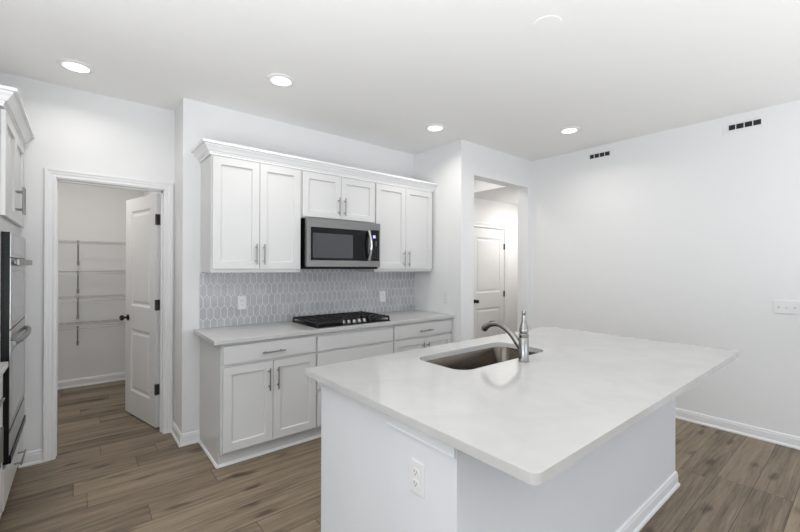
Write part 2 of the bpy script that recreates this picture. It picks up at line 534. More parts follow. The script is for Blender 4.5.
baseboard('baseboard_right', [(XE, YF, 0), (XE, YW, 0)], [(-1, 0, 0)] * 2)
baseboard('baseboard_back', [(0.607, YP, 0), (XJ, YP, 0), (XJ, 0, 0), (0.747, 0, 0)],
          [(0, -1, 0), (-1, -1, 0), (-1, -1, 0), (0, -1, 0)])
baseboard('baseboard_pantry_wall', [(-0.325, YP, 0), (-0.20, YP, 0)], [(0, -1, 0)] * 2)
baseboard('baseboard_pantry', [(-0.85, YPB, 0), (XJ, YPB, 0)], [(0, -1, 0)] * 2)
baseboard('baseboard_pantry_right', [(XJ, YP + 0.14, 0), (XJ, YPB, 0)], [(-1, 0, 0)] * 2)
baseboard('baseboard_return', [(XR, YW, 0), (HX0, YW, 0)], [(0, -1, 0)] * 2)
baseboard('baseboard_hall', [(5.25, YH, 0), (5.60, YH, 0)], [(0, -1, 0)] * 2)

# door casings: profile (outwards from the opening, out of the wall)
CASE = [(0.0, 0), (0.0, 0.010), (0.006, 0.013), (0.022, 0.011), (0.030, 0.015), (0.042, 0.016), (0.048, 0.020), (0.060, 0.020), (0.063, 0.016), (0.063, 0)]


def casing(name, x0, x1, z1, y, depth, jamb_y1):
    mb = MB()
    mb.sweep(CASE, [(x0, y, 0), (x0, y, z1), (x1, y, z1), (x1, y, 0)],
             [(-1, 0, 0), (-1, 0, 1), (1, 0, 1), (1, 0, 0)], [(0, -1, 0)] * 4)
    # jamb lining with a stop
    j0, j1, jt = x0 - 0.006, x1 + 0.006, 0.0125
    mb.box(j0, j0 + jt, y - 0.004, jamb_y1, 0, z1 + 0.006); mb.box(j1 - jt, j1, y - 0.004, jamb_y1, 0, z1 + 0.006)
    mb.box(j0, j1, y - 0.004, jamb_y1, z1 - jt + 0.006, z1 + 0.006)
    ys = y + depth
    mb.box(j0 + jt, j0 + jt + 0.005, ys, ys + 0.035, 0, z1 - jt + 0.006); mb.box(j1 - jt - 0.011, j1 - jt, ys, ys + 0.035, 0, z1 - jt + 0.006)
    mb.box(j0 + jt, j1 - jt, ys, ys + 0.035, z1 - jt - 0.005, z1 - jt + 0.006)
    return struct(name, mb, 'trim', bevel=0.0008)


casing('trim_1', -0.138, 0.546, 2.067, YP, 0.045, YP + 0.122)
casing('trim_2', 4.372, 5.178, 2.022, YH, 0.040, YH + 0.12)

# ------------------------------------------------------------------ two-panel doors
RINGS = [(0, 0), (0.004, 0.004), (0.016, 0.009), (0.030, 0.009), (0.050, 0.003)]


def knob(parent, x, z, y, s=1):
    mb = MB()
    mb.lathe([(0.030, 0), (0.030, -0.004 * s), (0.024, -0.009 * s), (0.010, -0.013 * s), (0.009, -0.030 * s), (0.017, -0.036 * s),
              (0.026, -0.046 * s), (0.027, -0.055 * s), (0.020, -0.066 * s), (0.004, -0.070 * s)], (x, y, z), 'y', 24)
    return mb.build('door_handle', 'bronze', parent, smooth=True)


def hinge(parent, x, z, y):
    mb = MB()
    mb.tube([(x, y, z - 0.045), (x, y, z + 0.045)], 0.0075, 12)
    mb.box(x - 0.022, x + 0.012, y - 0.004, y + 0.003, z - 0.045, z + 0.045)
    mb.lathe([(0.004, -0.052), (0.0075, -0.047), (0.0075, 0.047), (0.004, 0.052)], (x, y, z), 'z', 12)
    return mb.build('hinge', 'hinge', parent, smooth=True)


# pantry door: local x from hinge to free edge, visible face at local -y
ang = math.atan2(0.72, -0.18)
w = 0.695
d = MB()
panel_front(d, 0.004, w, 0.012, 2.056, -0.0175, 0.0175, [(0.135, w - 0.135, 0.235, 0.825), (0.135, w - 0.135, 1.045, 1.935)], RINGS, back=True)
door = d.build('door_1', 'door', bevel=0.001)
door['kind'] = 'structure'
# mirrored so that the face turned to the kitchen is +y side in local space
door.location = (0.527, 0.497, 0); door.rotation_euler = (0, 0, ang)
knob(door, w - 0.065, 0.925, 0.0175, -1); knob(door, w - 0.065, 0.925, -0.0175, 1)
for z in (0.345, 1.08, 1.825):
    mb = MB()
    mb.box(-0.006, 0.006, -0.008, 0.019, z - 0.046, z + 0.046)
    mb.box(0.002, 0.030, 0.0170, 0.0195, z - 0.045, z + 0.045)
    mb.tube([(-0.004, 0.021, z - 0.047), (-0.004, 0.021, z + 0.047)], 0.0075, 12)
    mb.build('hinge', 'hinge', door, smooth=True)

# hallway door (shut)
d = MB()
panel_front(d, DX0 + 0.018, DX1 - 0.018, 0.012, 2.008, YH + 0.002, YH + 0.037,
            [(DX0 + 0.125, DX1 - 0.125, 0.24, 0.80), (DX0 + 0.125, DX1 - 0.125, 1.035, 1.865)], RINGS, back=True)
door2 = d.build('door_2', 'door', bevel=0.001)
door2['kind'] = 'structure'
knob(door2, 4.462, 0.915, YH + 0.002, 1)
for z in (0.30, 1.0, 1.745):
    mb = MB(); x = DX1 - 0.0175
    mb.tube([(x, YH - 0.006, z - 0.045), (x, YH - 0.006, z + 0.045)], 0.008, 12)
    mb.box(x - 0.02, x + 0.012, YH - 0.003, YH + 0.002, z - 0.045, z + 0.045)
    mb.build('hinge', 'hinge', door2, smooth=True)

# ------------------------------------------------------------------ pantry wire shelves
SHELF_LABELS = ['topmost white wire shelf on the pantry back wall',
                'second white wire shelf from the top in the pantry',
                'third white wire shelf from the top, just above the pantry door knob height',
                'lowest white wire shelf on the pantry back wall']
SX0, SX1, SYF, SYB = -0.84, 0.425, 2.10, 2.494


def wire_shelf(z, label):
    t = thing('wire_shelf', label, 'shelf', (0, SYB, z), 0, 'wire shelves in the pantry')
    mb = MB(); yf = SYF - SYB
    for y, zz, r in ((yf, 0.0, 0.0045), (yf, -0.030, 0.0040), (-0.004, 0.0, 0.004), (yf * 0.5, -0.003, 0.003)):
        mb.tube([(SX0, y, zz), (SX1, y, zz)], r, 6)
    n = 50
    for i in range(n + 1):
        x = SX0 + 0.004 + (SX1 - SX0 - 0.008) * i / n
        mb.tube([(x, -0.004, 0.002), (x, yf, 0.002), (x, yf, -0.030)], 0.0019, 4)
    mb.build('shelf_deck', 'wire', t, smooth=True)
    b = MB()
    x = -0.018
    b.tube([(x, yf + 0.004, -0.018), (x, -0.006, -0.235)], 0.0075, 8)
    b.box(x - 0.012, x + 0.012, -0.008, 0.003, -0.270, -0.220)
    b.tube([(x, yf - 0.004, 0.004), (x, yf + 0.004, -0.020)], 0.009, 8)
    b.build('support_brace', 'greymetal', t, smooth=True)
    for sx in (SX0 + 0.15, SX1 - 0.02):
        c = MB().box(sx - 0.008, sx + 0.008, -0.012, 0.004, -0.008, 0.012)
        c.build('wall_clip', 'plastic', t, bevel=0.002)
    return t


sh = wire_shelf(1.693, SHELF_LABELS[0])
for z, lb in zip((1.363, 1.060, 0.755), SHELF_LABELS[1:]):
    dup(sh, (0, SYB, z), None, lb)

# ------------------------------------------------------------------ base cabinets on the cabinet wall
YB = -0.61          # face of the frames
CT0, CT1 = 0.884, 0.914


def base_cabinet(name, label, x0, x1, kind, left_end=False):
    t = thing(name, label, 'cabinet', (x0, 0, 0))
    W = x1 - x0
    c = MB(); c.box(0.0005, W - 0.0005, YB, -0.004, 0.114, CT0 - 0.0005)
    c.build('carcass', 'cab', t, bevel=0.001)
    k = MB(); k.box(0.0005, W - 0.0005, -0.545, -0.53, 0.0, 0.1135)
    k.build('toe_kick', 'cab', t)
    s = MB(); s.sweep([(0, 0), (0.014, 0), (0.014, 0.008), (0.009, 0.016), (0, 0.020)], [(0.0005 - (0.006 if left_end else 0), -0.545, 0), (W - 0.0005, -0.545, 0)], [(0, -1, 0)] * 2, [(0, 0, 1)] * 2)
    s.build('shoe_molding', 'trim', t)
    if left_end:
        e = MB()
        e.box(-0.006, -0.0005, -0.545, -0.004, 0, 0.114); e.box(-0.006, -0.0005, YB - 0.002, -0.004, 0.114, CT0 - 0.0005)
        e.build('end_panel', 'cab', t)
        s = MB(); s.sweep([(0, 0), (0.012, 0), (0.012, 0.008), (0.008, 0.016), (0, 0.020)], [(-0.0065, -0.557, 0), (-0.0065, -0.023, 0)], [(-1, 0, 0)] * 2, [(0, 0, 1)] * 2)
        s.build('shoe_molding', 'trim', t)
    yf = YB - 0.02
    g = 0.007
    if kind == 'drawer_doors':
        dr = slab_front(t, g, W - g, 0.735, 0.862, yf)
        bar_pull(dr, (W / 2 + 0.0, 0.790), 0.172, False, yf)
        m_ = W / 2
        a = shaker(t, g, m_ - 0.002, 0.126, 0.716, yf); bar_pull(a, (m_ - 0.032, 0.588), 0.165, True, yf)
        b = shaker(t, m_ + 0.002, W - g, 0.126, 0.716, yf); bar_pull(b, (m_ + 0.032, 0.588), 0.165, True, yf)
    else:
        slab_front(t, g, W - g, 0.735, 0.850, yf, 'false_front')
        slab_front(t, g, W - g, 0.425, 0.716, yf)
        slab_front(t, g, W - g, 0.126, 0.406, yf)
    return t


base_cabinet('base_cabinet', 'white base cabinet at the left end of the run, one drawer over two shaker doors', 0.754, 1.466, 'drawer_doors', True)
base_cabinet('base_cabinet', 'white base cabinet below the cooktop with wide plain drawer fronts', 1.466, 2.252, 'drawers')
base_cabinet('base_cabinet', 'white base cabinet at the right end of the run against the side wall', 2.252, XR - 0.004, 'drawer_doors')

ct = MB(); ct.box(0.697, XR - 0.0015, -0.652, -0.0015, CT0, CT1)
tag(ct.build('countertop', 'quartz', bevel=0.0025), 'long white quartz countertop under the backsplash holding the cooktop', 'countertop')

# backsplash of upright elongated hexagons
bs = thing('backsplash', 'glossy grey elongated hexagon tile backsplash with white grout', 'backsplash', (0.742, 0, CT1 + 0.001))
SW, SH = XR - 0.742 - 0.001, 1.371 - CT1 - 0.002
gm = MB(); gm.box(0, SW, -0.0078, -0.001, 0, SH)
MX0, MX1, SH2 = 1.464 - 0.742, 2.233 - 0.742, SH + 0.041
gm.box(MX0, MX1, -0.0078, -0.001, SH, SH2); gm.build('grout', 'grout', bs)
tb = MB()
PW, ST, TP, G = 0.0535, 0.067, 0.028, 0.0038
row = ST + TP
ty = -0.0086
for j in range(-1, int(SH / row) + 2):
    for i in range(-1, int(SW / PW) + 2):
        cx = i * PW + (PW / 2 if j % 2 else 0); cz = j * row + 0.02
        hw = PW / 2 - G / 2; sl = ST / 2 - G * 0.2; tp = ST / 2 + TP - G * 0.6
        poly = [(cx - hw, cz - sl), (cx, cz - tp), (cx + hw, cz - sl), (cx + hw, cz + sl), (cx, cz + tp), (cx - hw, cz + sl)]
        # clip to the field

        def clip(P, ax, lim, keep_less):
            out = []
            for q in range(len(P)):
                a, b = P[q], P[(q + 1) % len(P)]
                ia = (a[ax] <= lim) if keep_less else (a[ax] >= lim)
                ib = (b[ax] <= lim) if keep_less else (b[ax] >= lim)
                if ia:
                    out.append(a)
                if ia != ib:
                    tt = (lim - a[ax]) / (b[ax] - a[ax])
                    out.append((a[0] + tt * (b[0] - a[0]), a[1] + tt * (b[1] - a[1])))
            return out
        ta, tbn = random.uniform(-.012, .012), random.uniform(-.008, .008)
        fields = (((0, 0.001, False), (0, SW - 0.001, True), (1, 0.001, False), (1, SH, True)),
                  ((0, MX0, False), (0, MX1, True), (1, SH, False), (1, SH2, True)))
        for field in fields:
            P = poly
            for ax, lim, kl in field:
                if P:
                    P = clip(P, ax, lim, kl)
            clean = []
            for p in P:
                if not clean or (abs(p[0] - clean[-1][0]) + abs(p[1] - clean[-1][1])) > 1e-5:
                    clean.append(p)
            if len(clean) < 3:
                continue
            fr = [(x, ty + (x - cx) * ta + (z - cz) * tbn, z) for x, z in clean]
            bk = [(x, -0.0055, z) for x, z in clean]
            tb.loft([bk, fr])
tb.build('tile_field', 'tile', bs)

# ------------------------------------------------------------------ wall cabinets
YU = -0.327
UB, UT = 1.372, 2.288


def wall_cabinet(label, x0, x1, zb, hz, left_end=False, rail=True):
    t = thing('wall_cabinet', label, 'cabinet', (x0, 0, zb))
    W = x1 - x0
    zz = lambda z: z - zb
    c = MB(); c.box(0.0005, W - 0.0005, YU, -0.002, 0.0 if not rail else 0.004, zz(UT))
    c.build('carcass', 'cab', t, bevel=0.001)
    if rail:
        r = MB(); r.box(0.0005, W - 0.0005, YU - 0.003, -0.012, 0.0, 0.0035)
        r.build('bottom_panel', 'cab', t)
    yf = YU - 0.02
    g = 0.010; m_ = W / 2
    zd0 = zb + (0.030 if rail else 0.012); zd1 = 2.249
    for s in (-1, 1):
        a, b = (g, m_ - 0.002) if s < 0 else (m_ + 0.002, W - g)
        d_ = shaker(t, a, b, zz(zd0), zz(zd1), yf)
        bar_pull(d_, (m_ + s * 0.031, zz(hz)), 0.165, True, yf)
    return t


wall_cabinet('white wall cabinet left of the microwave with two tall shaker doors', 0.747, 1.461, UB, 1.518)
wall_cabinet('short white wall cabinet directly above the microwave', 1.461, 2.236, 1.846, 1.972, rail=False)
wall_cabinet('white wall cabinet right of the microwave beside the side wall', 2.236, 3.015, UB, 1.505)

CROWN = [(0, 2.258), (.012, 2.258), (.013, 2.271), (.019, 2.273), (.019, 2.283), (.028, 2.285), (.034, 2.294), (.043, 2.308), (.053, 2.318),
         (.053, 2.328), (.070, 2.330), (.070, 2.347), (0, 2.347)]
cr = MB()
x0, yc = 0.746, YU - 0.0015
cr.sweep(CROWN, [(x0, -0.002, 0), (x0, yc, 0), (XR - 0.0015, yc, 0)], [(-1, 0, 0), (-1, -1, 0), (0, -1, 0)], [(0, 0, 1)] * 3)
tag(cr.build('crown_molding', 'trim', bevel=0.0008), 'stepped white crown molding along the top of the wall cabinets', 'molding')

# ------------------------------------------------------------------ microwave
mw = thing('microwave', 'stainless steel over-the-range microwave mounted between the wall cabinets', 'microwave', (1.474, 0, 1.413))
MW, MH, MF = 0.764, 0.428, -0.425
b = MB(); b.box(0.003, MW - 0.003, -0.385, -0.012, 0.006, MH - 0.004); b.box(0.012, MW - 0.012, -0.40, -0.012, -0.014, -0.0005); b.build('housing', 'black', mw, bevel=0.002)
b = MB(); b.box(0.004, MW - 0.004, MF + 0.006, -0.03, 0.0, 0.0055); b.build('underside', 'black', mw)
SP = 0.652
fr = MB()
panel_front(fr, 0.0, SP - 0.001, 0.008, MH - 0.002, MF, -0.3855, [(0.034, SP - 0.020, 0.062, 0.350)], [(0, 0), (0.002, 0.003)])
dr = fr.build('door', 'steel', mw, bevel=0.0015)
g = MB(); g.box(0.0365, SP - 0.0225, MF + 0.0005, MF + 0.003, 0.0645, 0.3475); g.build('door_glass', 'glass', dr)
g = MB(); g.box(0.055, 0.455, MF - 0.0002, MF + 0.0004, 0.085, 0.300); g.build('window_screen', 'screen', dr)
hd = MB()
pts = [(SP - 0.030, MF - 0.012 - 0.040 * math.sin(PI * i / 14), 0.075 + 0.27 * i / 14) for i in range(15)]
hd.tube(pts, [0.016] * 15, 12, 0.75)
for z in (0.080, 0.340):
    hd.box(SP - 0.040, SP - 0.020, MF - 0.016, MF + 0.001, z - 0.010, z + 0.010)
hd.build('handle', 'chrome', dr, smooth=True)
cp = MB()
panel_front(cp, SP + 0.001, MW, 0.008, MH - 0.002, MF, -0.3855, [(SP + 0.004, MW - 0.010, 0.062, 0.362)], [(0, 0), (0.0015, 0.002)])
cp = cp.build('control_panel', 'steel', mw, bevel=0.0015)
g = MB(); g.box(SP + 0.006, MW - 0.012, MF + 0.0003, MF + 0.002, 0.064, 0.360); g.build('keypad', 'black', cp)
g = MB(); g.box(SP + 0.026, SP + 0.056, MF - 0.0006, MF + 0.0002, 0.282, 0.310); g.build('display', 'display', cp)
for r_ in range(3):
    k2 = MB(); k2.box(SP + 0.058, SP + 0.070, MF - 0.0004, MF + 0.0002, 0.245 - r_ * 0.018, 0.249 - r_ * 0.018)
    k2.build('key_legend', 'paleprint', cp)
for r_ in range(5):
    for c_ in range(3):
        k2 = MB(); k2.box(SP + 0.024 + c_ * 0.026, SP + 0.030 + c_ * 0.026, MF - 0.0004, MF + 0.0002, 0.095 + r_ * 0.021, 0.0965 + r_ * 0.021)
        k2.build('key_legend', 'paleprint', cp)
# small maker's mark on the top rail of the door
tc_ = bpy.data.curves.new('mark', 'FONT'); tc_.body = 'Whirlpool'; tc_.size = 0.017; tc_.extrude = 0.0003; tc_.align_x = 'CENTER'
to = bpy.data.objects.new('mark', tc_); COL.objects.link(to)
dg = bpy.context.evaluated_depsgraph_get()
me = bpy.data.meshes.new_from_object(to.evaluated_get(dg)); bpy.data.objects.remove(to)
me.materials.append(M['mark'])
lo = bpy.data.objects.new('maker_mark', me); COL.objects.link(lo); lo.parent = dr
lo.location = (0.375, MF - 0.0004, 0.382); lo.rotation_euler = (PI / 2, 0, 0)
v = MB()
for i in range(24):
    v.box(0.06 + i * 0.022, 0.072 + i * 0.022, MF + 0.0015, MF + 0.0035, MH - 0.0022, MH + 0.0005)
v.build('vent_grille', 'black', mw)

# ------------------------------------------------------------------ gas cooktop
ck = thing('gas_cooktop', 'black gas cooktop with cast iron grates set in the long countertop', 'cooktop', (1.865, -0.342, CT1))
cw, cd = 0.756, 0.505
t_ = MB()
t_.loft([rrect(-cw / 2, cw / 2, -cd / 2, cd / 2, 0.012, 0.0005), rrect(-cw / 2, cw / 2, -cd / 2, cd / 2, 0.012, 0.007), rrect(-cw / 2 + 0.006, cw / 2 - 0.006, -cd / 2 + 0.006, cd / 2 - 0.006, 0.010, 0.010)])
t_.build('cooktop_tray', 'black', ck, smooth=True)
for bx, by, br_ in ((-0.255, 0.125, 0.040), (-0.255, -0.110, 0.050), (0.0, 0.075, 0.058), (0.255, 0.125, 0.045), (0.255, -0.110, 0.036)):
    m_ = MB()
    m_.lathe([(br_ * 1.15, 0.0095), (br_ * 1.15, 0.014), (br_, 0.018), (br_ * 0.95, 0.020), (br_ * 0.95, 0.025), (br_ * 0.8, 0.028), (0.002, 0.0285)], (bx, by, 0), 'z', 24)
    m_.build('burner', 'iron', ck, smooth=True)


def grate(x0, x1, y0, y1, name='grate'):
    g = MB(); z0, z1, s = 0.030, 0.046, 0.011
    g.box(x0, x1, y0, y0 + s, z0, z1); g.box(x0, x1, y1 - s, y1, z0, z1)
    g.box(x0, x0 + s, y0 + s, y1 - s, z0, z1); g.box(x1 - s, x1, y0 + s, y1 - s, z0, z1)
    n = 3
    for i in range(1, n):
        x = x0 + (x1 - x0) * i / n
        g.box(x - s / 2, x + s / 2, y0 + s, y1 - s, z0 + 0.002, z1 + 0.002)
    ny = 7 if y1 - y0 > 0.4 else 5
    for i in range(1, ny):
        y = y0 + (y1 - y0) * i / ny
        g.box(x0 + s, x1 - s, y - s * .4, y + s * .4, z0 + 0.003, z1 + 0.001)
    for fx in (x0 + s / 2, x1 - s / 2):
        for fy in (y0 + s / 2, (y0 + y1) / 2, y1 - s / 2):
            g.box(fx - 0.007, fx + 0.007, fy - 0.007, fy + 0.007, 0.0095, z0 + 0.003)
    for i in range(9):   # small raised fingers along the outer rails
        y = y0 + 0.02 + (y1 - y0 - 0.04) * i / 8
        g.box(x0, x0 + s, y - 0.005, y + 0.005, z1, z1 + 0.005); g.box(x1 - s, x1, y - 0.005, y + 0.005, z1, z1 + 0.005)
    return g.build(name, 'iron', ck, bevel=0.0015)


grate(-0.372, -0.130, -0.238, 0.242)
grate(-0.126, 0.126, -0.120, 0.242)
grate(0.145, 0.372, -0.238, 0.242)
for i in range(5):
    kx = -0.100 + i * 0.055
    k_ = MB()
    k_.lathe([(0.023, 0.0095), (0.023, 0.013), (0.019, 0.015), (0.0175, 0.034), (0.0155, 0.037), (0.001, 0.0375)], (kx, -0.192, 0), 'z', 20)
    k_.box(kx - 0.0035, kx + 0.0035, -0.209, -0.175, 0.034, 0.040)
    k_.build('knob', 'knob', ck, smooth=True)

# ------------------------------------------------------------------ oven column on the left
OY0 = -0.575
tw = thing('oven_cabinet', 'tall white cabinet column around the wall ovens at the left edge', 'cabinet', (-0.325, OY0, 0), PI / 2)
TW = YP - 0.002 - OY0
O0, O1, OZ0, OZ1 = 0.062, 0.824, 0.345, 1.605
TD = 0.60
c = MB()
c.box(0, O0 - 0.002, 0, TD, 0.1, UT); c.box(O1 + 0.002, TW, 0, TD, 0.1, UT)
c.box(O0 - 0.002, O1 + 0.002, 0, TD, OZ1 + 0.003, UT); c.box(O0 - 0.002, O1 + 0.002, 0, TD, 0.1, OZ0 - 0.003)
c.box(O0 - 0.002, O1 + 0.002, TD - 0.02, TD, OZ0 - 0.003, OZ1 + 0.003)
c.build('carcass', 'cab', tw, bevel=0.001)
MB().box(0.002, TW, 0.07, 0.085, 0, 0.0995).build('toe_kick', 'cab', tw)
hw = TW / 2
for s, (a, b_) in enumerate(((0.014, hw - 0.002), (hw + 0.002, TW - 0.014))):
    d_ = shaker(tw, a, b_, 1.688, 2.249, -0.02)
    bar_pull(d_, (hw + (-0.034 if s == 0 else 0.034), 1.822), 0.165, True, -0.02, out=0.036)
dw = slab_front(tw, 0.014, TW - 0.014, 0.118, 0.325, -0.02)
bar_pull(dw, (0.53, 0.205), 0.24, False, -0.02, out=0.034)
c2 = MB(); yc = -0.0015
c2.sweep(CROWN, [(-0.001, 0.58, 0), (-0.001, yc, 0), (TW, yc, 0)], [(-1, 0, 0), (-1, -1, 0), (0, -1, 0)], [(0, 0, 1)] * 3)
o = c2.build('crown_molding', 'trim', bevel=0.0008); o.location = (-0.325, OY0, 0); o.rotation_euler = (0, 0, PI / 2)
tag(o, 'stepped white crown molding on top of the tall oven column', 'molding')

ov = thing('wall_oven', 'stainless steel double wall oven built into the tall white column', 'oven', (-0.325, OY0 + O0, OZ0), PI / 2)
OW = O1 - O0; OH = OZ1 - OZ0
yF = -0.036
MB().box(0.0005, OW - 0.0005, -0.0335, 0.55, 0.001, OH - 0.001).build('chassis', 'black', ov)
zz = lambda z: z - OZ0
p = MB(); panel_front(p, 0, OW, zz(1.468), OH, yF - 0.001, -0.0337, [(0.035, OW - 0.035, zz(1.482), OH - 0.014)], [(0, 0), (0.001, 0.002)])
cp = p.build('control_panel', 'steel_oven', ov, bevel=0.001)
MB().box(0.037, OW - 0.037, yF - 0.0004, yF + 0.0008, zz(1.484), OH - 0.016).build('control_glass', 'grayglass', cp)


def oven_door(z0, z1, hz, arched):
    m_ = MB(); panel_front(m_, 0, OW, zz(z0), zz(z1), yF - 0.001, -0.0337, [(0.07, OW - 0.07, zz(z0) + 0.035, zz(hz) - 0.050)], [(0, 0), (0.002, 0.002)])
    d_ = m_.build('oven_door', 'steel_oven', ov, bevel=0.001)
    MB().box(0.073, OW - 0.073, yF - 0.0005, yF + 0.0008, zz(z0) + 0.038, zz(hz) - 0.053).build('window', 'grayglass', d_)
    h_ = MB()
    if arched:
        n = 16
        pts = [(0.03 + (OW - 0.06) * i / n, yF - 0.014 - 0.022 * math.sin(PI * i / n) ** 0.6, zz(hz)) for i in range(n + 1)]
        h_.tube(pts, 0.014, 12, 1.0)
        for x in (0.03, OW - 0.03):
            h_.box(x - 0.014, x + 0.014, yF - 0.022, yF + 0.001, zz(hz) - 0.012, zz(hz) + 0.012)
    else:
        h_.box(0.02, OW - 0.02, yF - 0.036, yF - 0.020, zz(hz) - 0.018, zz(hz) + 0.018)
        for x in (0.11, OW - 0.06):
            h_.box(x - 0.012, x + 0.012, yF - 0.021, yF - 0.0005, zz(hz) - 0.012, zz(hz) + 0.012)
    h_.build('oven_handle', 'steel', d_, smooth=arched, bevel=0 if arched else 0.004)
    return d_


oven_door(1.075, 1.460, 1.440, False)
oven_door(0.536, 1.066, 0.995, True)
m_ = MB(); m_.box(0, OW, yF, -0.0337, 0.048, zz(0.508)); m_.build('lower_trim', 'steel_oven', ov, bevel=0.001)
m_ = MB(); m_.box(0, OW, yF - 0.006, -0.0337, 0.002, 0.044); m_.build('vent_strip', 'black', ov, bevel=0.001)

# counter and cabinet just left of the ovens, mostly out of frame
lc = thing('base_cabinet', 'white base cabinet at the far left edge, beside the wall ovens', 'cabinet', (-0.325, OY0 - 0.752, 0), PI / 2)
MB().box(0, 0.75, 0, 0.60, 0.114, CT0 - 0.0005).build('carcass', 'cab', lc, bevel=0.001)
MB().box(0, 0.75, 0.07, 0.085, 0, 0.1135).build('toe_kick', 'cab', lc)
dd = slab_front(lc, 0.012, 0.738, 0.735, 0.862, -0.018); bar_pull(dd, (0.375, 0.79), 0.17, False, -0.018)
a = shaker(lc, 0.012, 0.373, 0.126, 0.716, -0.018); bar_pull(a, (0.343, 0.588), 0.165, True, -0.018)
a = shaker(lc, 0.377, 0.738, 0.126, 0.716, -0.018); bar_pull(a, (0.407, 0.588), 0.165, True, -0.018)
o = MB().box(-0.935, -0.288, OY0 - 0.76, OY0 - 0.0015, CT0, CT1).build('countertop', 'quartz', bevel=0.0025)
tag(o, 'short white countertop butting against the wall oven column at the left edge', 'countertop')

# ------------------------------------------------------------------ island
IX0, IX1, IY0, IY1 = 0.857, 3.0877, -2.9955, -1.704
BX0, BX1 = 0.918, 2.984
KX0, KX1, KY0, KY1 = 0.904, 2.988, -2.688, -2.352
isl = thing('kitchen_island', 'white kitchen island with a plain end panel and outlet, under the large quartz slab', 'island', (1.97, -2.2, 0))


def L(p):
    return p


def ibuild(mb, name, m, parent=None, **kw):
    o = mb.build(name, m, parent or isl, **kw)
    for v_ in o.data.vertices:
        v_.co.x -= 1.97; v_.co.y += 2.2
    return o


# carcass as a shell so that the sink bowl hangs free inside it
YFc = -1.764
c = MB()
c.box(BX0, BX0 + 0.018, KY1, YFc, 0.0, CT0 - 0.0005); c.box(BX1 - 0.018, BX1, KY1, YFc, 0.0, CT0 - 0.0005)
c.box(BX0 + 0.018, BX1 - 0.018, KY1, KY1 + 0.012, 0.0, CT0 - 0.0005)
c.box(BX0 + 0.018, BX1 - 0.018, YFc - 0.018, YFc, 0.114, CT0 - 0.0005)
c.box(BX0 + 0.018, BX1 - 0.018, KY1 + 0.012, YFc - 0.018, 0.114, 0.130)
c.box(BX0 + 0.018, BX1 - 0.018, YFc - 0.085, YFc - 0.070, 0.0, 0.114)
ibuild(c, 'carcass', 'knee', bevel=0.001)
n = 4
for i in range(n):
    a = BX0 + 0.012 + (BX1 - BX0 - 0.024) * i / n; b_ = BX0 + 0.012 + (BX1 - BX0 - 0.024) * (i + 1) / n
    st = 0.057
    m_ = MB()
    panel_front(m_, a + 0.002, b_ - 0.002, 0.126, 0.862, YFc + 0.020, YFc, [(a + st, b_ - st, 0.183, 0.805)], [(0, 0), (0.003, -0.010)])
    ibuild(m_, 'door', 'cab', bevel=0.0016)
kw_ = MB(); kw_.box(KX0, KX1, KY0, KY1, 0, CT0 - 0.0005)
ibuild(kw_, 'knee_wall', 'knee', bevel=0.001)
tr = MB(); tr.box(KX0 - 0.012, KX0 - 0.0002, KY0 + 0.002, KY1 + 0.014, 0.832, CT0 - 0.001); tr.box(KX0 - 0.014, KX0 - 0.0002, KY0 + 0.001, KY1 + 0.016, 0.826, 0.834)
ibuild(tr, 'top_trim', 'knee', bevel=0.0015)
bb = MB()
bb.sweep(BASE, [(KX0, YFc, 0), (KX0, KY0, 0), (KX1, KY0, 0), (KX1, YFc - 0.1, 0)], [(-1, 0, 0), (-1, -1, 0), (1, -1, 0), (1, 0, 0)], [(0, 0, 1)] * 4)
ibuild(bb, 'baseboard', 'trim')

# island slab with the sink cut-out
SKX0, SKX1, SKY0, SKY1 = 1.425, 2.205, -2.240, -1.872


def slab_with_hole(outer, inner, z0, z1, ease=0.003):
    bm = bmesh.new()

    def ring(pts, z):
        return [bm.verts.new((p[0], p[1], z)) for p in pts]
    oT, iT, oB, iB = ring(outer, z1), ring(inner, z1), ring(outer, z0), ring(inner, z0)

    def loop_edges(vs):
        return [bm.edges.new((vs[k_], vs[(k_ + 1) % len(vs)])) for k_ in range(len(vs))]
    eT = loop_edges(oT) + loop_edges(iT); eB = loop_edges(oB) + loop_edges(iB)
    bmesh.ops.triangle_fill(bm, use_beauty=True, use_dissolve=False, edges=eT)
    bmesh.ops.triangle_fill(bm, use_beauty=True, use_dissolve=False, edges=eB)
    for A, B in ((oT, oB), (iT, iB)):
        for k_ in range(len(A)):
            j_ = (k_ + 1) % len(A)
            bm.faces.new((A[k_], A[j_], B[j_], B[k_]))
    bmesh.ops.recalc_face_normals(bm, faces=bm.faces[:])
    m_ = MB(); m_.bm.free(); m_.bm = bm
    return m_


sl = slab_with_hole(rrect(IX0, IX1, IY0, IY1, 0.02, n=8, rs=[0.02, 0.004, 0.026, 0.026]), rrect(SKX0, SKX1, SKY0, SKY1, 0.085, n=10), CT0, CT1)
o = sl.build('countertop', 'quartz', bevel=0.0025)
tag(o, 'large white quartz island countertop with a sink cut-out', 'countertop')

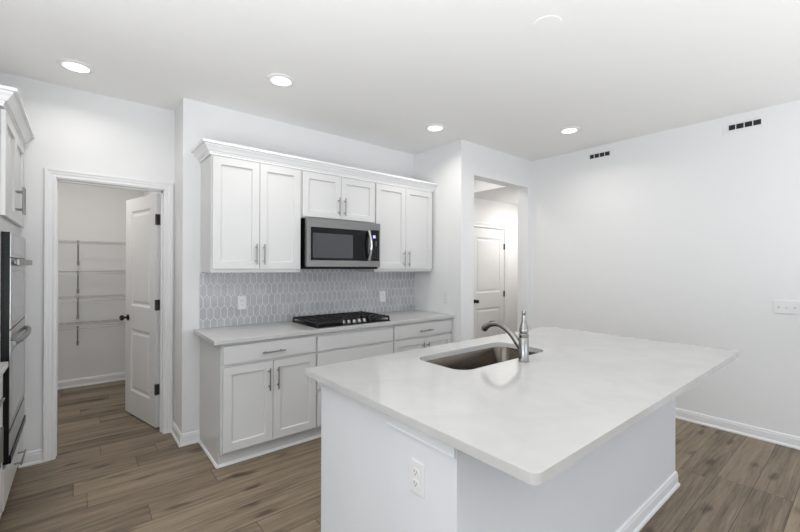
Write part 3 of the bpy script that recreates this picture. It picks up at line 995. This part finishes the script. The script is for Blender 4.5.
# sink bowl
sk = thing('kitchen_sink', 'undermount stainless steel sink bowl sunk in the island', 'sink', (0, 0, 0))
s = MB()
e = 0.004
rings = [rrect(SKX0 - 0.025, SKX1 + 0.025, SKY0 - 0.025, SKY1 + 0.025, 0.095, CT0 - 0.0008, 10),
         rrect(SKX0 - e, SKX1 + e, SKY0 - e, SKY1 + e, 0.087, CT0 - 0.0010, 10),
         rrect(SKX0 - e + 0.004, SKX1 + e - 0.004, SKY0 - e + 0.004, SKY1 + e - 0.004, 0.085, CT0 - 0.010, 10),
         rrect(SKX0 + 0.012, SKX1 - 0.012, SKY0 + 0.012, SKY1 - 0.012, 0.080, CT0 - 0.175, 10),
         rrect(SKX0 + 0.022, SKX1 - 0.022, SKY0 + 0.022, SKY1 - 0.022, 0.070, CT0 - 0.198, 10),
         rrect(SKX0 + 0.045, SKX1 - 0.045, SKY0 + 0.045, SKY1 - 0.045, 0.050, CT0 - 0.206, 10)]
s.loft(rings, cap=False)
s.bm.faces.new([s.bm.verts[-i - 1] for i in range(0)] or [v_ for v_ in list(s.bm.verts)[-len(rings[0]):]])
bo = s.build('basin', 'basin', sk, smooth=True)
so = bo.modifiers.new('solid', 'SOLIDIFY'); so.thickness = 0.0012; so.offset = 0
dr_ = MB(); dr_.lathe([(0.045, 0.002), (0.045, 0.004), (0.036, 0.004), (0.030, 0.0025), (0.004, 0.0025)], (1.86, -2.02, CT0 - 0.206), 'z', 24)
dr_.build('drain', 'chrome', sk, smooth=True)

# faucet
FX, FY = 1.838, -2.306
fc = thing('faucet', 'brushed nickel kitchen faucet with upright lever standing beside the island sink', 'faucet', (FX, FY, CT1))
b = MB(); b.lathe([(0.029, 0.0004), (0.029, 0.004), (0.0265, 0.006), (0.0262, 0.126), (0.0250, 0.128), (0.0250, 0.131), (0.0262, 0.133), (0.0262, 0.150), (0.024, 0.153), (0.010, 0.1535)], (0, 0, 0), 'z', 32)
b.build('faucet_body', 'faucet', fc, smooth=True)
b = MB(); b.lathe([(0.012, 0.154), (0.0215, 0.155), (0.0245, 0.160), (0.0245, 0.168), (0.0220, 0.185), (0.0165, 0.202), (0.0120, 0.220), (0.0098, 0.240), (0.0094, 0.256),
                   (0.0112, 0.262), (0.0118, 0.268), (0.0090, 0.274), (0.003, 0.277)], (0, 0, 0), 'z', 28)
b.build('lever_handle', 'faucet', fc, smooth=True)
ctrl = [(0.004, 0.066), (0.035, 0.096), (0.075, 0.136), (0.120, 0.166), (0.170, 0.182), (0.215, 0.178), (0.240, 0.168)]
rad = [0.0225, 0.0200, 0.0170, 0.0155, 0.0150, 0.0160, 0.0165]


def smooth_path(c, r, n=6):
    P, R = [], []
    for i in range(len(c) - 1):
        p0, p1, p2, p3 = c[max(i - 1, 0)], c[i], c[i + 1], c[min(i + 2, len(c) - 1)]
        for k_ in range(n):
            t = k_ / n
            f = lambda a, b, c_, d: 0.5 * (2 * b + (c_ - a) * t + (2 * a - 5 * b + 4 * c_ - d) * t * t + (3 * b - a - 3 * c_ + d) * t ** 3)
            P.append(tuple(f(p0[q], p1[q], p2[q], p3[q]) for q in range(2))); R.append(r[i] + (r[i + 1] - r[i]) * t)
    P.append(c[-1]); R.append(r[-1])
    return P, R


P_, R_ = smooth_path(ctrl, rad)
b = MB(); b.tube([(0, y, z) for y, z in P_], R_, 18)
sp_ = b.build('spout', 'faucet', fc, smooth=True)
b = MB(); b.tube([(0, 0.238, 0.169), (0, 0.256, 0.158), (0, 0.268, 0.146), (0, 0.272, 0.134)], [0.0165, 0.0185, 0.019, 0.0165], 18)
b.build('spray_head', 'faucet', sp_, smooth=True)
b = MB(); b.tube([(0, 0.195, 0.1945), (0, 0.222, 0.1905), (0, 0.242, 0.182)], [0.006, 0.009, 0.005], 12, 0.6)
b.build('spray_button', 'black', sp_, smooth=True)

# ------------------------------------------------------------------ outlets and switches


def outlet(label, loc, rz, group='duplex outlets'):
    t = thing('wall_outlet', label, 'outlet', loc, rz, group)
    pw, ph = 0.074, 0.118
    m_ = MB(); m_.loft([[(x, -0.0003, z) for x, z, _ in rrect(-pw / 2, pw / 2, -ph / 2, ph / 2, 0.004)],
                        [(x, -0.004, z) for x, z, _ in rrect(-pw / 2, pw / 2, -ph / 2, ph / 2, 0.004)],
                        [(x, -0.0065, z) for x, z, _ in rrect(-pw / 2 + 0.004, pw / 2 - 0.004, -ph / 2 + 0.004, ph / 2 - 0.004, 0.003)]])
    m_.build('cover_plate', 'plastic', t)
    for s in (-1, 1):
        r = MB(); c = 0.0195 * s
        ring = []
        for q in range(24):
            a = 2 * PI * q / 24
            ring.append((0.0172 * math.cos(a), max(-0.0135, min(0.0135, 0.0172 * math.sin(a)))))
        r.loft([[(x, -0.006, z + c) for x, z in ring], [(x, -0.0085, z + c) for x, z in ring], [(x * .94, -0.009, z * .94 + c) for x, z in ring]])
        r = r.build('receptacle', 'plastic', t)
        q = MB()
        q.box(-0.0075, -0.0055, -0.0094, -0.0088, c - 0.001, c + 0.0075); q.box(0.0055, 0.0075, -0.0094, -0.0088, c - 0.001, c + 0.006)
        q.lathe([(0.0024, -0.0094), (0.0024, -0.0088)], (0, 0, c - 0.007), 'y', 10)
        q.build('slots', 'slot', r)
    m_ = MB(); m_.lathe([(0.003, -0.0065), (0.003, -0.0075), (0.001, -0.0078)], (0, 0, 0), 'y', 12)
    m_.build('screw', 'plastic', t)
    return t


o1 = outlet('white outlet in the tile backsplash left of the cooktop', (1.072, -0.0095, 1.107), 0)
dup(o1, (2.573, -0.0095, 1.092), 0, 'white outlet in the tile backsplash right of the cooktop')
dup(o1, (KX0 - 0.0005, -2.502, 0.690), -PI / 2, 'white outlet on the end of the island below the trim')
dup(o1, (XR - 0.0005, -0.531, 1.092), -PI / 2, 'white outlet on the side wall right of the cabinets, above the counter end')

sw = thing('light_switch', 'white multi-gang toggle switch plate on the right wall at the frame edge', 'switch', (XE - 0.0005, -3.094, 1.110), -PI / 2)
pw, ph = 0.209, 0.112
m_ = MB(); m_.loft([[(x, -0.0003, z) for x, z, _ in rrect(-pw / 2, pw / 2, -ph / 2, ph / 2, 0.004)],
                    [(x, -0.004, z) for x, z, _ in rrect(-pw / 2, pw / 2, -ph / 2, ph / 2, 0.004)],
                    [(x, -0.0065, z) for x, z, _ in rrect(-pw / 2 + 0.004, pw / 2 - 0.004, -ph / 2 + 0.004, ph / 2 - 0.004, 0.003)]])
m_.build('cover_plate', 'plastic', sw)
for i in range(4):
    x = -0.069 + i * 0.046
    g = MB(); g.loft([[(x - 0.005, -0.006, -0.011), (x + 0.005, -0.006, -0.011), (x + 0.005, -0.006, 0.011), (x - 0.005, -0.006, 0.011)],
                      [(x - 0.004, -0.017, -0.002 + 0.006), (x + 0.004, -0.017, -0.002 + 0.006), (x + 0.004, -0.016, 0.012), (x - 0.004, -0.016, 0.012)]])
    g.build('toggle', 'plastic', sw)
    for z in (-0.030, 0.030):
        g = MB(); g.lathe([(0.003, -0.0062), (0.003, -0.0074), (0.001, -0.0077)], (x, 0, z), 'y', 10); g.build('screw', 'plastic', sw)


# ------------------------------------------------------------------ wall vents
def vent(label, y, z):
    t = thing('wall_vent', label, 'vent', (XE - 0.0005, y, z), -PI / 2, 'air vents high on the right wall')
    w, h = 0.232, 0.066
    m_ = MB()
    m_.box(-w / 2 - 0.03, w / 2 + 0.03, -0.004, -0.0003, -h / 2 - 0.022, h / 2 + 0.022)
    m_.build('face_plate', 'wall', t, bevel=0.001)
    m_ = MB()
    b_ = 0.011
    m_.box(-w / 2, w / 2, -0.010, -0.0042, h / 2 - b_, h / 2); m_.box(-w / 2, w / 2, -0.010, -0.0042, -h / 2, -h / 2 + b_)
    for i in range(5):
        x = -w / 2 + (w - 0.008) * i / 4
        m_.box(x, x + (0.011 if i in (0, 4) else 0.006) if i < 4 else x + 0.008, -0.010, -0.0042, -h / 2 + b_, h / 2 - b_)
    m_.build('frame', 'plastic', t)
    m_ = MB(); m_.box(-w / 2 + 0.002, w / 2 - 0.002, -0.0046, -0.0041, -h / 2 + 0.002, h / 2 - 0.002)
    m_.build('duct', 'slot', t)
    m_ = MB()
    for i in range(5):
        z_ = -h / 2 + b_ + 0.004 + i * 0.009
        m_.loft([[(-w / 2 + 0.011, -0.0092, z_), (-w / 2 + 0.011, -0.0050, z_ + 0.004), (-w / 2 + 0.011, -0.0050, z_ + 0.0048), (-w / 2 + 0.011, -0.0092, z_ + 0.0008)],
                 [(w / 2 - 0.011, -0.0092, z_), (w / 2 - 0.011, -0.0050, z_ + 0.004), (w / 2 - 0.011, -0.0050, z_ + 0.0048), (w / 2 - 0.011, -0.0092, z_ + 0.0008)]])
    m_.build('louvers', 'slot', t)
    return t


v1 = vent('dark slotted air vent on the right wall above the switch plate', -2.807, 2.645)
dup(v1, (XE - 0.0005, -1.589, 2.649), -PI / 2, 'dark slotted air vent on the right wall nearer the hallway corner')


# ------------------------------------------------------------------ ceiling lights and cover
def can_light(x, y, label, power=CAN_POWER):
    t = thing('recessed_light', label, 'ceiling light', (x, y, H), 0, 'recessed ceiling lights')
    m_ = MB(); m_.lathe([(0.098, -0.0003), (0.098, -0.005), (0.090, -0.010), (0.074, -0.012), (0.070, -0.010), (0.070, -0.004)], (0, 0, 0), 'z', 40, cap=False)
    m_.build('trim_ring', 'trim', t, smooth=True)
    m_ = MB(); m_.lathe([(0.0705, -0.0090), (0.050, -0.0100), (0.001, -0.0104)], (0, 0, 0), 'z', 40, cap=False)
    m_.build('lens', 'lens', t, smooth=True)
    d_ = bpy.data.lights.new('lamp', 'AREA'); d_.shape = 'DISK'; d_.size = 0.13; d_.energy = power; d_.color = CAN_COL; d_.spread = math.radians(150)
    l = bpy.data.objects.new('lamp', d_); COL.objects.link(l); l.parent = t; l.location = (0, 0, -0.014)
    return t


can_light(-0.026, -0.095, 'lit round recessed ceiling light in front of the pantry door', CAN_POWER * 0.55)
can_light(1.094, -0.794, 'lit round recessed ceiling light before the left wall cabinet')
can_light(2.591, -0.821, 'lit round recessed ceiling light beside the projecting wall corner')
can_light(3.625, -1.620, 'lit round recessed ceiling light nearest the right wall vents')
m_ = MB(); m_.lathe([(0.076, -0.0003), (0.076, -0.0025), (0.073, -0.004), (0.002, -0.0042)], (1.95, -2.371, H), 'z', 64, cap=False)
tag(m_.build('ceiling_cover', 'ceil'), 'blank white round cover plate on the ceiling above the island', 'cover plate')

# flush lamps hidden by the opening headers; near-hall and pantry ones added for brightness
def unseen_flush_lamp(label, loc, power):
    t = thing('unseen_ceiling_lamp', label, 'ceiling light', loc)
    m_ = MB(); m_.lathe([(0.13, -0.0003), (0.13, -0.02), (0.12, -0.03), (0.002, -0.04)], (0, 0, 0), 'z', 32, cap=False)
    m_.build('lamp_shade', 'lens', t, smooth=True)
    d_ = bpy.data.lights.new('lamp', 'AREA'); d_.shape = 'DISK'; d_.size = 0.22; d_.energy = power; d_.color = CAN_COL
    l = bpy.data.objects.new('lamp', d_); COL.objects.link(l); l.parent = t; l.location = (0, 0, -0.045)


unseen_flush_lamp('round flush ceiling lamp at the far end of the hallway', (5.22, -0.36, 2.445), HALL_POWER)
unseen_flush_lamp('added unseen flush lamp brightening the soffit just inside the hallway opening', (3.65, -0.25, H), 3.0)  # added to lift the dark soffit face
unseen_flush_lamp('added unseen flush lamp brightening the pantry', (-0.15, 1.25, H), PANTRY_FILL_POWER)  # added out of view to lift the pantry walls
